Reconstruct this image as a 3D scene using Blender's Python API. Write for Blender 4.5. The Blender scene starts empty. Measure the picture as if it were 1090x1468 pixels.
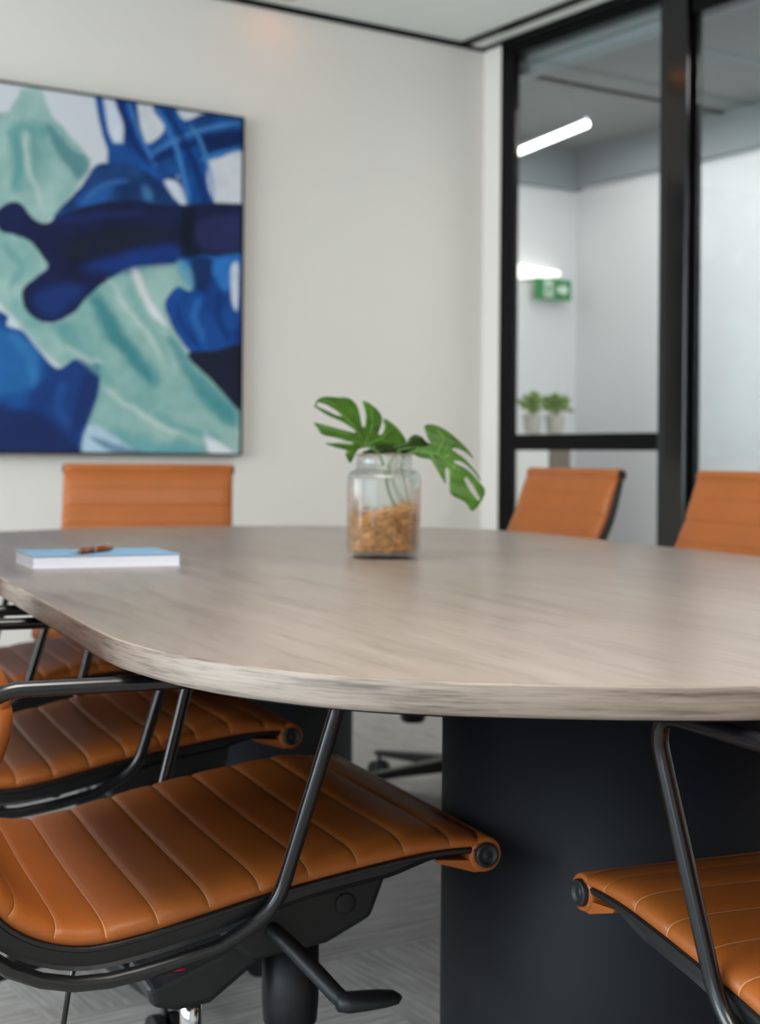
import bpy, bmesh, math, random
import numpy as np
from mathutils import Vector, Matrix, geometry
random.seed(4)
scene = bpy.context.scene
COL = scene.collection
PI = math.pi

# ------------------------------------------------------------------ camera
FPX, EYE, YAW, ROLL, HORY = 2100.0, 0.925, math.radians(33.5), 0.008, 655.0
FW = (math.sin(YAW), math.cos(YAW)); RT = (math.cos(YAW), -math.sin(YAW))
cam_d = bpy.data.cameras.new('camera'); cam = bpy.data.objects.new('camera', cam_d); COL.objects.link(cam)
cam_d.sensor_fit = 'VERTICAL'; cam_d.sensor_height = 36.0; cam_d.sensor_width = 36.0 * 1090 / 1468
cam_d.lens = 36.0 * FPX / 1468
cam_d.shift_y = -(734 - HORY) / 1468
cam_d.clip_start = 0.05
cam.rotation_mode = 'QUATERNION'
Rm = Matrix((( RT[0], 0, -FW[0]), (RT[1], 0, -FW[1]), (0, 1, 0)))
cam.rotation_quaternion = (Rm @ Matrix.Rotation(ROLL, 3, 'Z')).to_quaternion()
cam.location = (0, 0, EYE)
cam_d.dof.use_dof = True; cam_d.dof.focus_distance = 1.47; cam_d.dof.aperture_fstop = 6.0
scene.camera = cam

# ------------------------------------------------------------------ helpers
def lin(c):
    return tuple((v / 255 / 12.92) if v / 255 <= 0.04045 else ((v / 255 + 0.055) / 1.055) ** 2.4 for v in c)

def mat(name, rgb, rough=0.5, metal=0.0, spec=0.5, bump=None, var=None, coat=0.0):
    m = bpy.data.materials.new(name); m.use_nodes = True
    nt = m.node_tree; b = nt.nodes['Principled BSDF']
    c = lin(rgb)
    b.inputs['Base Color'].default_value = (*c, 1)
    b.inputs['Roughness'].default_value = rough
    b.inputs['Metallic'].default_value = metal
    b.inputs['Specular IOR Level'].default_value = spec
    b.inputs['Coat Weight'].default_value = coat
    tc = nt.nodes.new('ShaderNodeTexCoord')
    if var:                                     # (scale, amount): gentle colour variation of the material itself
        n = nt.nodes.new('ShaderNodeTexNoise'); n.inputs['Scale'].default_value = var[0]; n.inputs['Detail'].default_value = 4
        r = nt.nodes.new('ShaderNodeValToRGB'); a = var[1]
        r.color_ramp.elements[0].position = 0.3; r.color_ramp.elements[1].position = 0.7
        r.color_ramp.elements[0].color = (*[v * (1 - a) for v in c], 1)
        r.color_ramp.elements[1].color = (*[min(1, v * (1 + a)) for v in c], 1)
        nt.links.new(tc.outputs['Object'], n.inputs['Vector']); nt.links.new(n.outputs['Fac'], r.inputs['Fac'])
        nt.links.new(r.outputs['Color'], b.inputs['Base Color'])
    if bump:                                    # (scale, strength, distance)
        n = nt.nodes.new('ShaderNodeTexNoise'); n.inputs['Scale'].default_value = bump[0]; n.inputs['Detail'].default_value = 3
        k = nt.nodes.new('ShaderNodeBump'); k.inputs['Strength'].default_value = bump[1]; k.inputs['Distance'].default_value = bump[2]
        nt.links.new(tc.outputs['Object'], n.inputs['Vector']); nt.links.new(n.outputs['Fac'], k.inputs['Height'])
        nt.links.new(k.outputs['Normal'], b.inputs['Normal'])
    return m

def emit_mat(name, rgb, strength):
    m = bpy.data.materials.new(name); m.use_nodes = True
    b = m.node_tree.nodes['Principled BSDF']
    b.inputs['Base Color'].default_value = (*lin(rgb), 1)
    b.inputs['Emission Color'].default_value = (*lin(rgb), 1)
    b.inputs['Emission Strength'].default_value = strength
    return m

class MB:
    def __init__(s): s.v = []; s.f = []; s.mi = []; s.sm = []
    def add(s, verts, faces, mi=0, smooth=True):
        o = len(s.v); s.v += [tuple(p) for p in verts]
        for f in faces: s.f.append([i + o for i in f]); s.mi.append(mi); s.sm.append(smooth)
        return s
    def box(s, x0, x1, y0, y1, z0, z1, mi=0):
        v = [(x, y, z) for z in (z0, z1) for y in (y0, y1) for x in (x0, x1)]
        return s.add(v, [(0, 2, 3, 1), (4, 5, 7, 6), (0, 1, 5, 4), (2, 6, 7, 3), (0, 4, 6, 2), (1, 3, 7, 5)], mi, False)
    def tube(s, pts, r, n=12, closed=False, caps=True, mi=0):
        P = [Vector(p) for p in pts]; N = len(P)
        rr = r if isinstance(r, (list, tuple)) else [r] * N
        T = []
        for i in range(N):
            a = P[(i - 1) % N] if (closed or i > 0) else P[i]
            b = P[(i + 1) % N] if (closed or i < N - 1) else P[i]
            T.append((b - a).normalized())
        up = Vector((0, 1, 0)) if abs(T[0].y) < 0.9 else Vector((1, 0, 0))
        u = (up - T[0] * up.dot(T[0])).normalized(); rings = []
        V = []
        for i in range(N):
            u = (u - T[i] * u.dot(T[i])).normalized(); w = T[i].cross(u)
            for k in range(n):
                a = 2 * PI * k / n
                V.append(P[i] + (u * math.cos(a) + w * math.sin(a)) * rr[i])
        F = []
        for i in range(N if closed else N - 1):
            j = (i + 1) % N
            for k in range(n):
                l = (k + 1) % n
                F.append((i * n + k, i * n + l, j * n + l, j * n + k))
        s.add(V, F, mi, True)
        if caps and not closed:
            o = len(s.v) - len(V)
            s.f.append([o + k for k in range(n)][::-1]); s.mi.append(mi); s.sm.append(False)
            s.f.append([o + (N - 1) * n + k for k in range(n)]); s.mi.append(mi); s.sm.append(False)
        return s
    def lathe(s, prof, n=32, origin=(0, 0, 0), axis='z', mi=0, fn=None, smooth=True, caps=True):
        V = []; F = []
        for r, h in prof:
            for k in range(n):
                a = 2 * PI * k / n
                q = (fn(a) if fn else 1.0) * r
                x, y = q * math.cos(a), q * math.sin(a)
                if axis == 'z': p = (x, y, h)
                elif axis == 'y': p = (x, h, y)
                else: p = (h, x, y)
                V.append((p[0] + origin[0], p[1] + origin[1], p[2] + origin[2]))
        m = len(prof)
        for i in range(m - 1):
            for k in range(n):
                l = (k + 1) % n
                F.append((i * n + k, i * n + l, (i + 1) * n + l, (i + 1) * n + k))
        s.add(V, F, mi, smooth); o = len(s.v) - len(V)
        for i, rev in ((0, True), (m - 1, False)):
            if caps and prof[i][0] > 1e-6:
                c = [o + i * n + k for k in range(n)]
                s.f.append(c[::-1] if rev else c); s.mi.append(mi); s.sm.append(False)
        return s
    def prism_xz(s, poly, y0, y1, mi=0):
        n = len(poly)
        V = [(x, y0, z) for x, z in poly] + [(x, y1, z) for x, z in poly]
        F = [(i, (i + 1) % n, n + (i + 1) % n, n + i) for i in range(n)] + [list(range(n))[::-1], list(range(n, 2 * n))]
        return s.add(V, F, mi, False)
    def prism_xy(s, poly, z0, z1, mi=0, smooth=False):
        n = len(poly)
        V = [(x, y, z0) for x, y in poly] + [(x, y, z1) for x, y in poly]
        s.add(V, [(i, (i + 1) % n, n + (i + 1) % n, n + i) for i in range(n)], mi, smooth)
        o = len(s.v) - 2 * n
        for c in ([o + i for i in range(n)][::-1], [o + n + i for i in range(n)]):
            s.f.append(c); s.mi.append(mi); s.sm.append(False)
        return s
    def build(s, name, mats, parent=None, bevel=0, seg=2, fix=True):
        me = bpy.data.meshes.new(name)
        me.from_pydata(s.v, [], s.f)
        for m in (mats if isinstance(mats, (list, tuple)) else [mats]): me.materials.append(m)
        me.polygons.foreach_set('material_index', s.mi); me.polygons.foreach_set('use_smooth', s.sm)
        if fix:
            bm = bmesh.new(); bm.from_mesh(me); bmesh.ops.recalc_face_normals(bm, faces=bm.faces); bm.to_mesh(me); bm.free()
        me.update()
        o = bpy.data.objects.new(name, me); COL.objects.link(o)
        if parent: o.parent = parent
        if bevel:
            b = o.modifiers.new('bevel', 'BEVEL'); b.width = bevel; b.segments = seg; b.limit_method = 'ANGLE'; b.angle_limit = math.radians(40)
        return o

def thing(name, label, cat, loc=(0, 0, 0), rz=0, group=None):
    o = bpy.data.objects.new(name, None); o.empty_display_size = 0.1; COL.objects.link(o)
    o.location = loc; o.rotation_euler = (0, 0, rz); o['label'] = label; o['category'] = cat
    if group: o['group'] = group
    return o
def tag(o, label, cat, group=None):
    o['label'] = label; o['category'] = cat
    if group: o['group'] = group
    return o
def struct(o):
    o['kind'] = 'structure'; return o

def catmull(P, n):
    out = []
    for i in range(len(P) - 1):
        p0 = P[max(i - 1, 0)]; p1 = P[i]; p2 = P[i + 1]; p3 = P[min(i + 2, len(P) - 1)]
        for k in range(n):
            t = k / n
            out.append(tuple(0.5 * (2 * b + (c - a) * t + (2 * a - 5 * b + 4 * c - d) * t * t + (3 * b - a - 3 * c + d) * t ** 3)
                             for a, b, c, d in zip(p0, p1, p2, p3)))
    out.append(tuple(P[-1])); return out

def fillet(P, R, n=6, closed=False):
    out = []; N = len(P)
    for i in range(N):
        p = Vector(P[i]); r = R[i]
        if r <= 0 or (not closed and i in (0, N - 1)): out.append(p); continue
        a = Vector(P[(i - 1) % N]) - p; b = Vector(P[(i + 1) % N]) - p
        la, lb = a.length, b.length; a.normalize(); b.normalize()
        ang = a.angle(b); t = min(r / math.tan(ang / 2), la * 0.49, lb * 0.49)
        A = p + a * t; B = p + b * t
        for k in range(n + 1):
            s = k / n
            out.append(A * (1 - s) ** 2 + p * 2 * s * (1 - s) + B * s * s)
    return out

# ------------------------------------------------------------------ materials
M = {}
M['wall'] = mat('white_wall_paint', (226, 220, 212), 0.75, bump=(300, 0.05, 0.001))
M['ceil'] = mat('ceiling_paint', (232, 234, 229), 0.85)
M['black'] = mat('black_frame_metal', (5, 5, 6), 0.34, 0.0, 0.12)
M['tube'] = mat('black_tube_paint', (15, 16, 19), 0.25, 0.0, 0.6)
M['rail'] = mat('black_rail', (16, 17, 19), 0.42, 0.0, 0.5)
M['plastic'] = mat('black_plastic', (24, 26, 29), 0.5, 0.0, 0.5, bump=(900, 0.12, 0.0006))
M['rubber'] = mat('black_rubber', (14, 14, 15), 0.6)
M['grey_plastic'] = mat('grey_plastic', (120, 124, 135), 0.4)
M['red'] = mat('red_sticker', (190, 30, 50), 0.4)
M['chrome'] = mat('chrome', (210, 212, 216), 0.12, 1.0)
M['ped'] = mat('pedestal_black', (25, 28, 34), 0.62, 0.0, 0.35, bump=(14, 0.05, 0.01))
M['leather'] = mat('tan_leather', (155, 84, 32), 0.43, 0.0, 0.36, bump=(520, 0.18, 0.0012), var=(9, 0.06))
M['thread'] = mat('pale_thread', (188, 140, 100), 0.6)
M['dark_seam'] = mat('dark_leather_seam', (116, 60, 20), 0.5)
M['white_paper'] = mat('page_white', (226, 228, 240), 0.8)
M['blue_cover'] = mat('blue_cover', (124, 164, 196), 0.45)
M['copper'] = mat('copper_barrel', (150, 78, 30), 0.3, 0.6)
M['leaf'] = mat('monstera_leaf', (58, 94, 18), 0.42, 0.0, 0.3, var=(18, 0.3))
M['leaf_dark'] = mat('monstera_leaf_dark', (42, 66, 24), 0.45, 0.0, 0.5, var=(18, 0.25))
M['stem'] = mat('stem_green', (72, 104, 46), 0.4)
M['vein'] = mat('leaf_vein', (104, 150, 70), 0.45)
M['fibre'] = mat('wood_fibre', (190, 136, 82), 0.8, var=(90, 0.45))
M['pot'] = mat('concrete_pot', (186, 184, 176), 0.8)
M['plant'] = mat('potted_leaves', (128, 164, 44), 0.5, var=(30, 0.35))
M['soil'] = mat('soil', (60, 46, 34), 0.9)
M['cab_white'] = mat('white_laminate', (232, 232, 228), 0.5)
M['cab_brown'] = mat('brown_laminate', (112, 98, 88), 0.5)
M['corr_ceil'] = mat('corridor_grey_ceiling', (128, 134, 134), 0.8)
M['corr_band'] = mat('corridor_bulkhead_grey', (138, 146, 150), 0.8)
M['corr_wall'] = mat('corridor_white_wall', (226, 227, 230), 0.7)
M['green'] = mat('exit_green', (0, 132, 62), 0.4)
M['exit_white'] = mat('exit_white', (226, 240, 226), 0.4)
M['lamp'] = emit_mat('linear_lamp_white', (255, 250, 240), 6.0)
M['lamp_dim'] = emit_mat('wedge_lamp_white', (255, 250, 240), 1.6)
M['warm'] = emit_mat('warm_lamp', (255, 150, 60), 14.0)
M['alu'] = mat('aluminium_profile', (150, 156, 170), 0.35, 0.8)

def glass_pane_mat():
    m = bpy.data.materials.new('pane_glass'); m.use_nodes = True; nt = m.node_tree
    nt.nodes.remove(nt.nodes['Principled BSDF'])
    out = nt.nodes['Material Output']
    mix = nt.nodes.new('ShaderNodeMixShader'); tr = nt.nodes.new('ShaderNodeBsdfTransparent'); gl = nt.nodes.new('ShaderNodeBsdfGlossy')
    gl.inputs['Roughness'].default_value = 0.0
    tr.inputs['Color'].default_value = (0.95, 0.965, 0.96, 1)
    lw = nt.nodes.new('ShaderNodeLayerWeight'); lw.inputs['Blend'].default_value = 0.5
    pw = nt.nodes.new('ShaderNodeMath'); pw.operation = 'POWER'; pw.inputs[1].default_value = 5.0
    ma = nt.nodes.new('ShaderNodeMath'); ma.operation = 'MULTIPLY_ADD'; ma.inputs[1].default_value = 0.95; ma.inputs[2].default_value = 0.04
    nt.links.new(lw.outputs['Facing'], pw.inputs[0]); nt.links.new(pw.outputs[0], ma.inputs[0]); nt.links.new(ma.outputs[0], mix.inputs[0]); nt.links.new(tr.outputs[0], mix.inputs[1]); nt.links.new(gl.outputs[0], mix.inputs[2])
    nt.links.new(mix.outputs[0], out.inputs['Surface'])
    return m
M['pane'] = glass_pane_mat()
def jar_glass():
    m = bpy.data.materials.new('jar_glass'); m.use_nodes = True
    b = m.node_tree.nodes['Principled BSDF']
    b.inputs['Base Color'].default_value = (0.97, 0.985, 0.98, 1); b.inputs['Roughness'].default_value = 0.0
    b.inputs['Transmission Weight'].default_value = 1.0; b.inputs['IOR'].default_value = 1.46
    nt = m.node_tree; mx = nt.nodes.new('ShaderNodeMixShader'); tr = nt.nodes.new('ShaderNodeBsdfTransparent'); mx.inputs[0].default_value = 0.45
    tr.inputs['Color'].default_value = (0.97, 0.985, 0.98, 1)
    nt.links.new(b.outputs[0], mx.inputs[1]); nt.links.new(tr.outputs[0], mx.inputs[2]); nt.links.new(mx.outputs[0], nt.nodes['Material Output'].inputs['Surface'])
    return m
M['jar'] = jar_glass()

def wood_mat(name, edge):
    m = bpy.data.materials.new(name); m.use_nodes = True; nt = m.node_tree; b = nt.nodes['Principled BSDF']; L = nt.links.new
    tc = nt.nodes.new('ShaderNodeTexCoord')
    def noise(scale, sc, detail, dist=0.0):
        mp = nt.nodes.new('ShaderNodeMapping'); mp.inputs['Scale'].default_value = sc
        n = nt.nodes.new('ShaderNodeTexNoise'); n.inputs['Scale'].default_value = scale; n.inputs['Detail'].default_value = detail
        n.inputs['Roughness'].default_value = 0.62; n.inputs['Distortion'].default_value = dist
        L(tc.outputs['Object'], mp.inputs['Vector']); L(mp.outputs['Vector'], n.inputs['Vector']); return n
    if edge:
        n1 = noise(3.0, (2.6, 2.6, 60), 6, 0.3); n2 = noise(9.0, (2.4, 2.4, 80), 5, 0.2); n3 = noise(1.2, (1, 1, 8), 2)
    else:
        n1 = noise(2.4, (9, 1.1, 1), 6, 0.5); n2 = noise(9.0, (14, 1.0, 1), 6, 0.3); n3 = noise(1.6, (2.2, 0.9, 1), 3, 0.6)
    def ramp(n, stops):
        r = nt.nodes.new('ShaderNodeValToRGB'); e = r.color_ramp.elements
        e[0].position = stops[0][0]; e[0].color = (*lin(stops[0][1]), 1)
        e[1].position = stops[-1][0]; e[1].color = (*lin(stops[-1][1]), 1)
        for p, c in stops[1:-1]:
            k = e.new(p); k.color = (*lin(c), 1)
        L(n.outputs['Fac'], r.inputs['Fac']); return r
    if edge:
        r1 = ramp(n1, [(0.36, (84, 73, 63)), (0.47, (134, 121, 109)), (0.70, (154, 141, 129))])
        r2 = ramp(n2, [(0.38, (84, 73, 63)), (0.48, (138, 125, 113)), (0.7, (154, 142, 130))])
    else:
        r1 = ramp(n1, [(0.28, (118, 101, 92)), (0.48, (143, 127, 117)), (0.72, (157, 142, 133))])
        r2 = ramp(n2, [(0.30, (110, 95, 86)), (0.47, (145, 130, 120)), (0.70, (155, 141, 131))])
    mx = nt.nodes.new('ShaderNodeMix'); mx.data_type = 'RGBA'; mx.inputs['Factor'].default_value = 0.36
    L(r1.outputs['Color'], mx.inputs[6]); L(r2.outputs['Color'], mx.inputs[7])
    r3 = ramp(n3, [(0.3, (215, 210, 205)), (0.7, (255, 255, 255))])
    m2 = nt.nodes.new('ShaderNodeMix'); m2.data_type = 'RGBA'; m2.blend_type = 'MULTIPLY'; m2.inputs['Factor'].default_value = 0.55
    L(mx.outputs[2], m2.inputs[6]); L(r3.outputs['Color'], m2.inputs[7])
    L(m2.outputs[2], b.inputs['Base Color'])
    b.inputs['Roughness'].default_value = 0.30 if not edge else 0.5
    bp = nt.nodes.new('ShaderNodeBump'); bp.inputs['Strength'].default_value = 0.08; bp.inputs['Distance'].default_value = 0.002
    L(n2.outputs['Fac'], bp.inputs['Height']); L(bp.outputs['Normal'], b.inputs['Normal'])
    return m
M['wood'] = wood_mat('grey_oak_laminate', False); M['wood_edge'] = wood_mat('grey_oak_edge', True)

def carpet_mat():
    m = bpy.data.materials.new('streaked_carpet_tiles'); m.use_nodes = True; nt = m.node_tree; b = nt.nodes['Principled BSDF']; L = nt.links.new
    tc = nt.nodes.new('ShaderNodeTexCoord')
    ck = nt.nodes.new('ShaderNodeTexChecker'); ck.inputs['Scale'].default_value = 2.0
    mo = nt.nodes.new('ShaderNodeMapping'); mo.inputs['Location'].default_value = (0.13, 0.21, 0.05)
    L(tc.outputs['Object'], mo.inputs['Vector']); L(mo.outputs['Vector'], ck.inputs['Vector'])
    outs = []
    for sc in ((1.6, 26, 1), (26, 1.6, 1)):
        mp = nt.nodes.new('ShaderNodeMapping'); mp.inputs['Scale'].default_value = sc
        n = nt.nodes.new('ShaderNodeTexNoise'); n.inputs['Scale'].default_value = 4.0; n.inputs['Detail'].default_value = 5; n.inputs['Roughness'].default_value = 0.65
        L(tc.outputs['Object'], mp.inputs['Vector']); L(mp.outputs['Vector'], n.inputs['Vector'])
        outs.append(n)
    mx = nt.nodes.new('ShaderNodeMix'); mx.data_type = 'FLOAT'
    L(ck.outputs['Fac'], mx.inputs[0]); L(outs[0].outputs['Fac'], mx.inputs[2]); L(outs[1].outputs['Fac'], mx.inputs[3])
    r = nt.nodes.new('ShaderNodeValToRGB'); e = r.color_ramp.elements
    e[0].position = 0.28; e[0].color = (*lin((124, 120, 116)), 1); e[1].position = 0.72; e[1].color = (*lin((182, 177, 172)), 1)
    L(mx.outputs[0], r.inputs['Fac']); L(r.outputs['Color'], b.inputs['Base Color'])
    b.inputs['Roughness'].default_value = 0.9; b.inputs['Specular IOR Level'].default_value = 0.2
    nf = nt.nodes.new('ShaderNodeTexNoise'); nf.inputs['Scale'].default_value = 500
    bp = nt.nodes.new('ShaderNodeBump'); bp.inputs['Strength'].default_value = 0.3; bp.inputs['Distance'].default_value = 0.003
    L(tc.outputs['Object'], nf.inputs['Vector']); L(nf.outputs['Fac'], bp.inputs['Height']); L(bp.outputs['Normal'], b.inputs['Normal'])
    return m
M['carpet'] = carpet_mat()

# ------------------------------------------------------------------ room shell
WX, WY, LX, BY, CZ = 3.863, 5.043, -2.3, -2.6, 2.70
CX, CY, CCZ = 5.315, 6.10, 2.60           # corridor side wall, end wall, ceiling
struct(MB().box(LX - 0.2, CX + 0.2, BY - 0.2, CY + 0.2, -0.1, 0.0).build('floor', M['carpet']))
struct(MB().box(LX - 0.2, WX + 0.08, BY - 0.2, WY + 0.15, CZ, CZ + 0.12).build('ceiling', M['ceil']))
struct(MB().box(LX - 0.2, WX, WY, WY + 0.12, 0.0, CZ).build('wall_back', M['wall']))
struct(MB().box(LX - 0.2, WX + 0.08, BY - 0.15, BY, 0.0, CZ).build('wall_front', M['wall']))
struct(MB().box(WX, WX + 0.10, 4.926, WY + 0.12, 0.0, CZ).build('wall_right', M['wall']))
# window wall, outside the frame on the left: sill, lintel, piers, black mullions and panes
wl = MB().box(LX - 0.15, LX, BY, WY, 0.0, 0.25).box(LX - 0.15, LX, BY, WY, 2.62, CZ)
wl.box(LX - 0.15, LX, BY, BY + 0.3, 0.25, 2.62).box(LX - 0.15, LX, WY - 0.25, WY, 0.25, 2.62)
struct(wl.build('wall_left', M['wall']))
ys = [BY + 0.3 + k * (WY - 0.25 - BY - 0.3) / 5 for k in range(6)]
for k in range(5):
    w = struct(thing('window_%d' % (k + 1), 'black framed window pane in the left wall', 'window', (LX - 0.08, ys[k], 0.25)))
    h = ys[k + 1] - ys[k]
    f = MB().box(-0.03, 0.03, 0, 0.03, 0, 2.37).box(-0.03, 0.03, h - 0.03, h, 0, 2.37).box(-0.03, 0.03, 0.03, h - 0.03, 0, 0.04).box(-0.03, 0.03, 0.03, h - 0.03, 2.33, 2.37)
    f.build('window_frame', M['black'], w)
    MB().box(-0.004, 0.004, 0.03, h - 0.03, 0.04, 2.33).build('glass_pane', M['pane'], w)
    del w['label']; del w['category']
# ceiling edge trims
struct(MB().box(LX, 3.863, WY - 0.012, WY, CZ - 0.022, CZ).build('trim_1', M['black']))
struct(MB().box(3.73, 3.768, BY, WY - 0.012, CZ - 0.012, CZ).build('trim_2', M['black']))
struct(MB().box(3.768, 3.835, BY, WY - 0.02, CZ - 0.010, CZ).build('trim_3', M['ceil']))
struct(MB().box(3.835, WX, BY, WY - 0.012, CZ - 0.02, CZ).build('trim_4', M['black']))
struct(MB().box(2.712, 2.718, BY, WY - 0.012, CZ - 0.0015, CZ + 0.01).build('trim_5', mat('ceiling_joint', (120, 124, 122), 0.8)))
struct(MB().box(LX, WX, WY - 0.012, WY, 0.0, 0.09).build('baseboard_back', M['black'], bevel=0.002))

# glazed wall towards the corridor
gw = struct(thing('window_6', '', ''  , (WX, 0, 0))); del gw['label']; del gw['category']
def gpart(name, m, x0, x1, y0, y1, z0, z1, bevel=0.003):
    return MB().box(x0 - WX, x1 - WX, y0, y1, z0, z1).build(name, m, gw, bevel)
gpart('end_post', M['black'], WX, WX + 0.032, 4.838, 4.925, 0.0, CZ - 0.02)
gpart('head_rail', M['black'], WX, WX + 0.035, 3.972, 4.837, 2.625, CZ - 0.02)
M['mullion'] = mat('satin_black_mullion', (6, 6, 7), 0.15, 0.0, 0.6)
gpart('mullion', M['mullion'], WX - 0.012, WX + 0.048, 3.822, 3.928, 0.0, CZ - 0.02)
gpart('pane_stile', M['rail'], WX, WX + 0.035, 3.929, 3.971, 0.0, CZ - 0.02)
gpart('transom', M['black'], WX + 0.002, WX + 0.034, 3.972, 4.837, 0.957, 1.024)
gpart('sill_rail', M['black'], WX, WX + 0.035, 3.972, 4.837, 0.0, 0.08)
gpart('upper_glass_pane', M['pane'], WX + 0.014, WX + 0.022, 3.972, 4.837, 1.0245, 2.6245, 0)
gpart('lower_glass_pane', M['pane'], WX + 0.014, WX + 0.022, 3.972, 4.837, 0.0805, 0.9565, 0)
gd = struct(thing('door_1', '', '', (WX, 0, 0))); del gd['label']; del gd['category']
def dpart(name, m, x0, x1, y0, y1, z0, z1, bevel=0.003):
    return MB().box(x0 - WX, x1 - WX, y0, y1, z0, z1).build(name, m, gd, bevel)
dpart('door_stile', M['black'], WX + 0.02, WX + 0.046, 3.80, 3.8215, 0.0, CZ - 0.02)
dpart('door_head', M['black'], WX - 0.01, WX + 0.05, 0.6, 3.799, 2.535, CZ - 0.02)
dpart('door_sill', M['black'], WX, WX + 0.05, 0.6, 3.799, 0.0, 0.06)
dpart('glass_pane', M['pane'], WX + 0.02, WX + 0.028, 0.6, 3.799, 0.061, 2.534, 0)
dpart('end_stile', M['black'], WX - 0.01, WX + 0.05, 0.5, 0.599, 0.0, CZ - 0.02)
struct(MB().box(WX, WX + 0.10, BY, 0.499, 0.0, CZ).build('wall_right_near', M['wall']))

# corridor shell
cw = MB().box(CX, CX + 0.1, BY, CY, 0.0, CCZ + 0.1); struct(cw.build('wall_corridor_side', M['corr_wall']))
struct(MB().box(WX - 0.4, CX + 0.1, CY, CY + 0.1, 0.0, CCZ + 0.1).build('wall_corridor_end', M['corr_wall']))
struct(MB().box(WX + 0.081, CX + 0.1, BY, CY + 0.1, CCZ, CCZ + 0.1).build('ceiling_corridor', M['corr_ceil']))
struct(MB().box(CX - 0.05, CX, BY, CY - 0.05, 2.40, CCZ).build('trim_6', M['corr_band']))
struct(MB().box(WX + 0.1, CX, CY - 0.05, CY, 2.385, CCZ).build('trim_7', M['corr_band']))
struct(MB().box(WX + 0.1, WX + 0.17, BY, CY - 0.05, CCZ - 0.035, CCZ).build('trim_8', M['corr_band']))
struct(MB().box(WX + 0.171, CX - 0.05, 4.97, 5.0, CCZ - 0.01, CCZ).build('trim_9', M['black']))
struct(MB().box(WX + 0.171, CX - 0.05, 4.25, 4.275, CCZ - 0.01, CCZ).build('trim_10', M['corr_band']))
struct(MB().box(WX - 0.4, WX - 0.3, WY + 0.121, CY, 0, CCZ).build('wall_corridor_left', M['corr_wall']))

# corridor furnishings
p = thing('pendant_light', 'white glowing linear pendant lamp hanging from the corridor ceiling behind the glass', 'lamp', (4.36, 5.3, 2.385))
ang = math.atan2(0.59, 0.115)
dirv = Vector((-0.191, -0.982, 0)); nv = Vector((0.982, -0.191, 0))
a0 = Vector((4.45, 5.75, 2.385)); a1 = Vector((4.268, 4.837, 2.385))
rel = lambda q: q - Vector(p.location)
MB().tube([rel(a0), rel(a1)], 0.018, 16).build('diffuser', M['lamp'], p)
MB().tube([rel(a0 + Vector((0, 0, 0.018))), rel(a1 + Vector((0, 0, 0.018)))], 0.012, 10).build('housing', M['alu'], p)
for q in (a0.lerp(a1, 0.12), a0.lerp(a1, 0.85)):
    MB().tube([rel(q + Vector((0, 0, 0.02))), rel(Vector((q.x, q.y, CCZ)))], 0.0015, 6).build('cable', M['alu'], p)

p = thing('wall_light', 'white wedge shaped lamp glowing on the corridor end wall above the exit sign', 'lamp', (5.0, CY, 1.86))
v = [(-0.22, -0.10, 0), (0.165, -0.05, 0.045), (0.165, -0.05, 0.075), (-0.22, -0.10, 0.085)]
w = [(-0.22, -0.012, 0), (0.165, -0.012, 0.045), (0.165, -0.012, 0.075), (-0.22, -0.012, 0.085)]
MB().add(v + w, [(0, 1, 2, 3), (7, 6, 5, 4), (0, 4, 5, 1), (1, 5, 6, 2), (2, 6, 7, 3), (3, 7, 4, 0)], 0, False).build('diffuser', M['lamp_dim'], p, 0.008)
MB().box(-0.2, 0.15, -0.012, 0, 0.015, 0.07).build('back_plate', M['alu'], p)

p = thing('exit_sign', 'small green and white exit sign with running figure and arrow in the corridor', 'sign', (5.10, CY - 0.06, 1.83))
MB().box(-0.12, 0.12, -0.012, 0.012, -0.055, 0.055).build('panel', M['green'], p, 0.003)
MB().box(-0.068, -0.012, -0.0145, -0.0122, -0.046, 0.05).build('doorway_pictogram', M['exit_white'], p)
run = MB()
def seg(b, pts, r): b.tube([(x, -0.0155, z) for x, z in pts], r, 6)
seg(run, [(-0.040, 0.012), (-0.044, -0.012)], 0.006); seg(run, [(-0.044, -0.012), (-0.030, -0.022), (-0.036, -0.042)], 0.004)
seg(run, [(-0.044, -0.012), (-0.052, -0.028), (-0.064, -0.034)], 0.004); seg(run, [(-0.040, 0.012), (-0.026, 0.002), (-0.018, 0.008)], 0.0032)
seg(run, [(-0.040, 0.012), (-0.056, 0.008), (-0.060, -0.006)], 0.0032)
run.lathe([(0.0, -0.0175), (0.008, -0.0175), (0.008, -0.0145), (0, -0.0145)], 14, (-0.036, 0, 0.03), 'y')
run.build('running_figure', M['green'], p)
ar = [(0.098, 0.0), (0.062, 0.036), (0.062, 0.016), (0.022, 0.016), (0.022, -0.016), (0.062, -0.016), (0.062, -0.036)]
MB().prism_xz(ar, -0.0145, -0.0122).build('arrow', M['exit_white'], p)
MB().box(-0.03, 0.03, 0.0125, 0.06, -0.02, 0.02).build('bracket', M['cab_white'], p)

cab = thing('white_cabinet', 'white storage cabinet with brown end panel along the corridor end wall', 'cabinet', (4.325, CY, 0))
MB().box(-0.43, 0.425, -0.44, -0.002, 0.0, 1.02).build('body', M['cab_white'], cab, 0.002)
for x0, x1 in ((-0.425, -0.01), (0.0, 0.42)):
    d = MB().box(x0, x1, -0.46, -0.441, 0.08, 0.97).build('door', M['cab_white'], cab, 0.002)
    MB().box(x1 - 0.03, x1 - 0.02, -0.475, -0.461, 0.6, 0.75).build('handle', M['alu'], d)
MB().box(0.426, 0.565, -0.46, -0.002, 0.0, 1.02).build('end_panel', M['cab_brown'], cab, 0.002)
MB().box(-0.44, 0.60, -0.47, -0.002, 1.021, 1.045).build('worktop', M['cab_white'], cab, 0.002)

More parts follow.
